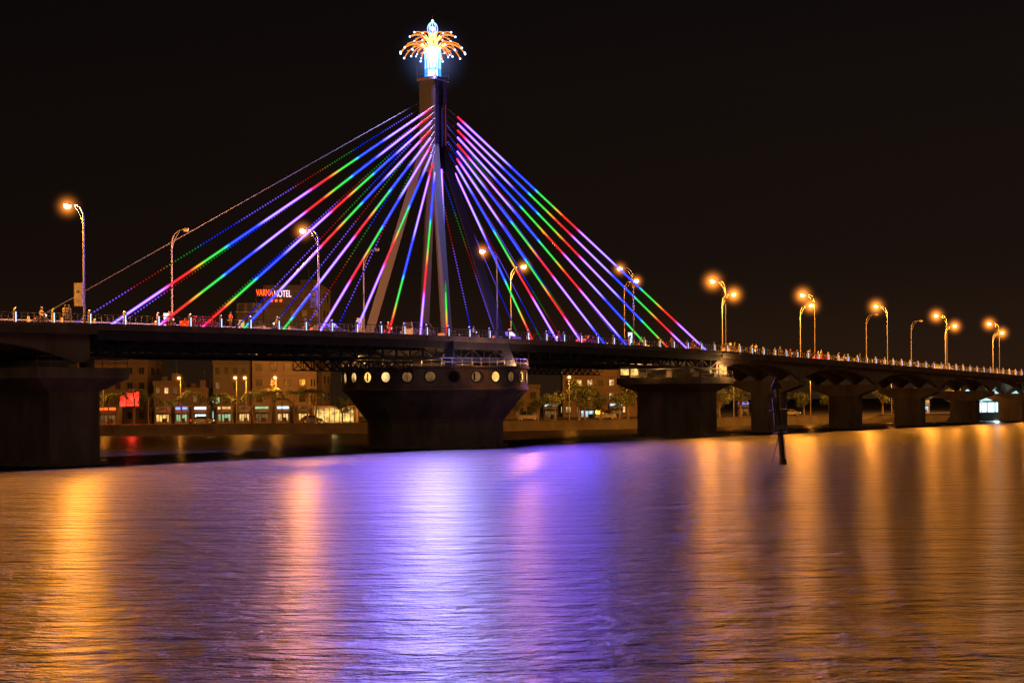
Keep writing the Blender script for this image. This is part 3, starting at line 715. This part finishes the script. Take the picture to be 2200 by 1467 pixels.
mb.obj('event_canopy',None,(121,409,ZL)); light('canopy_light',(120,403,4),9000,(.5,.85,1),.3)
mbm=MB(); mbm.tube((0,0,0),(0,0,8),.1,.07,M_pole,6); mbm.path([(0,0,8),(0,-.5,8.5),(0,-1.2,8.6)],.05,M_pole,6); mbm.ball((0,-1.4,8.5),.28,M_lamp,8,(.8,1.1,.7)); BL=mbm.mesh('promenade_lamp')
for x in (-120,-92,-74,-60.5,-50.6,-48.9,-43.5,-20,11.3,28,48,68,90,110,140):
    o=place('promenade_lamp',BL,None,(x,bankY(x)+5,ZL)); light('bulb',(0,-1.4,7.9),1700,LC,.15,o); place('bulb_glow',GLOW,o,(0,-1.4,8.5),scale=.45)
def palm(seed):
    r=random.Random(seed); mb=MB(); h=5.2
    pts=[(.25*math.sin(i*.5),0,h*i/6) for i in range(7)]
    mb.path(pts,[.2,.17,.15,.14,.13,.12,.13],M_bark,7)
    top=Vector(pts[-1])
    for i in range(18):
        a=2*math.pi*i/18+r.uniform(-.15,.15); c=Vector((math.cos(a),math.sin(a),0)); L=r.uniform(1.9,2.6); up=r.uniform(.1,1.3)
        cur=bez(top,top+c*L*.35+Vector((0,0,up)),top+c*L*.8+Vector((0,0,up*.6)),top+c*L+Vector((0,0,-r.uniform(.3,1.3))),8)
        mb.path(cur,.02,M_leaf,4); t=c.cross(Vector((0,0,1)))
        for k in range(1,9):
            q=cur[k]; l=.6*(1-abs(k-4)/8)
            for sg in (-1,1):
                tip=q+t*sg*l+c*.2-Vector((0,0,.28)); mb.poly([q-c*.1,q+c*.1,tip],[(0,1,2)],M_leaf)
    return mb.mesh('palm_tree')
PLM=[palm(1),palm(2)]
random.seed(5)
for x in [-101,-96,-91,-86.5,-83.5,-81,-79,-77.5,-75.5,-73,-71,-69,-66.5,-63,-61,-58,-56,-53.5,-51.5,-47.5,-45,-42,-40,-38,-36,-29,-26.5,-24]:
    place('palm_tree',random.choice(PLM),None,(x+random.uniform(-.6,.6),bankY(x)+random.uniform(3,7),ZL),random.uniform(0,6),random.uniform(.75,1.15))
def tree(seed):
    r=random.Random(seed); mb=MB(); mb.tube((0,0,0),(.1,0,2.4),.25,.16,M_bark,7)
    clumps=[]
    for i in range(9):
        a=r.uniform(0,6.28); rr=r.uniform(.6,2.3); c=Vector((rr*math.cos(a),rr*math.sin(a),r.uniform(3,6))); clumps.append((c,r.uniform(.7,1.3)))
        mb.path([(.1,0,2.2),tuple(Vector((.1,0,2.4)).lerp(c,.5)+Vector((0,0,.3))),tuple(c)],[.12,.07,.03],M_bark,5)
    for c,R in clumps:
        for k in range(150):
            d=Vector((r.gauss(0,1),r.gauss(0,1),r.gauss(0,.8))).normalized()*R*r.uniform(.4,1.1); q=c+d
            u=Vector((r.uniform(-1,1),r.uniform(-1,1),r.uniform(-1,1))).normalized()*.2; w=u.cross(Vector((r.random(),r.random(),r.random()))).normalized()*.1
            mb.poly([q-u,q+w,q+u,q-w],[(0,1,2,3)],M_leaf)
    return mb.mesh('tree')
TM=[tree(1),tree(2),tree(3)]
for x in [1,5,8,13,15,18,21,24,27,33,38,44,50,56,62,67,73,78,87,93,99,108,134,145,-16,-10,-5,-32,-118,-108,-88,-84,-79,-70,-66,-62,-57,-53,-46,-41]:
    place('tree',random.choice(TM),None,(x+random.uniform(-1,1),bankY(x)+random.uniform(3,8) if x>-40 else bankY(x)+27,ZL),random.uniform(0,6),random.uniform(.75,1.2))
for x in (-80,-58,-38,3,19,33,64,95): place('car',CM[abs(x)%4],None,(x,bankY(x)+12,ZL+.01),.2)
# ------------------------------------------------------------------ channel marker post
mk=empty('channel_marker',(24.4,147,0)); mk.rotation_euler=(0,math.radians(-4.5),0)
mb=MB(); mb.tube((0,0,-2),(0,0,6.8),.26,.2,M_dark,10)
mb.lathe([(.36,-1),(.36,.5)],M_dark,12)
for z,w in ((2.8,1.2),(4.9,1.5)):
    mb.box((0,0,z),(w,.7,.1),M_dark)
    for sx in (-1,1):
        mb.beam((sx*w/2,-.3,z),(sx*w/2,-.3,z+.6),.06,.06,M_dark)
    mb.beam((-w/2,-.3,z+.6),(w/2,-.3,z+.6),.06,.06,M_dark)
for i in range(14): mb.box((.0,-.32,.8+i*.4),(.5,.04,.04),M_dark)
for sx in (-.25,.25): mb.beam((sx,-.32,.6),(sx,-.32,6.5),.05,.05,M_dark)
mb.beam((-.38,0,3.6),(-.38,0,6),.16,.34,M_dark)
P=[(-.55,0,6.8),(.55,0,6.8),(0,0,7.85),(-.55,.08,6.8),(.55,.08,6.8),(0,.08,7.85)]
mb.poly(P,[(0,1,2),(5,4,3),(0,3,4,1),(1,4,5,2),(2,5,3,0)],M_dark)
mb.beam((-.05,-.1,3.0),(-1.0,-.1,.1),.05,.05,M_dark); mb.box((0,-.4,3.35),(1.05,.04,.55),M_steel)
mb.obj('post',mk); text('marker_text','SH3',(0,-.43,3.17),.46,M_signd,mk,.005,0,'CENTER',offs=0)
# ------------------------------------------------------------------ world + added warm fill
w=bpy.data.worlds.new('World'); sc.world=w; w.use_nodes=True; nt=w.node_tree; nt.nodes.clear(); L=nt.links.new
out=nt.nodes.new('ShaderNodeOutputWorld'); bg=nt.nodes.new('ShaderNodeBackground'); bg2=nt.nodes.new('ShaderNodeBackground'); ad=nt.nodes.new('ShaderNodeAddShader')
sky=nt.nodes.new('ShaderNodeTexSky'); sky.sky_type='NISHITA'; sky.sun_disc=False; sky.sun_elevation=math.radians(-6); sky.sun_rotation=math.radians(70)
L(sky.outputs[0],bg2.inputs['Color']); bg2.inputs['Strength'].default_value=.004
tc=nt.nodes.new('ShaderNodeTexCoord'); sp=nt.nodes.new('ShaderNodeSeparateXYZ'); L(tc.outputs['Generated'],sp.inputs[0])
ab=nt.nodes.new('ShaderNodeMath'); ab.operation='ABSOLUTE'; L(sp.outputs[2],ab.inputs[0])
r=nt.nodes.new('ShaderNodeValToRGB'); r.color_ramp.elements[0].color=(.019,.0085,.0038,1); r.color_ramp.elements[1].position=.28; r.color_ramp.elements[1].color=(.0034,.0025,.0027,1)
e=r.color_ramp.elements.new(.08); e.color=(.0078,.0043,.0028,1)
L(ab.outputs[0],r.inputs['Fac']); L(r.outputs['Color'],bg.inputs['Color'])
mr=nt.nodes.new('ShaderNodeMapRange'); mr.inputs['From Min'].default_value=-.35; mr.inputs['From Max'].default_value=.35; mr.inputs['To Min'].default_value=.8; mr.inputs['To Max'].default_value=1.3
L(sp.outputs[0],mr.inputs['Value']); L(mr.outputs[0],bg.inputs['Strength'])
L(bg.outputs[0],ad.inputs[0]); L(bg2.outputs[0],ad.inputs[1]); L(ad.outputs[0],out.inputs['Surface'])
sl=bpy.data.lights.new('city_fill','SUN'); sl.energy=.11; sl.angle=math.radians(25); sl.color=(1,.62,.34)  # warm fill added behind the camera, stands in for city light
so=bpy.data.objects.new('city_fill',sl); COL.objects.link(so); so.rotation_euler=(math.radians(68),0,math.radians(18))
# ------------------------------------------------------------------ camera
cam=bpy.data.cameras.new('camera'); co=bpy.data.objects.new('camera',cam); COL.objects.link(co)
co.location=(0,0,6); co.rotation_euler=(math.pi/2,.007,0); cam.sensor_width=36; cam.lens=57.27; cam.shift_y=.0566; cam.clip_end=8000
sc.camera=co
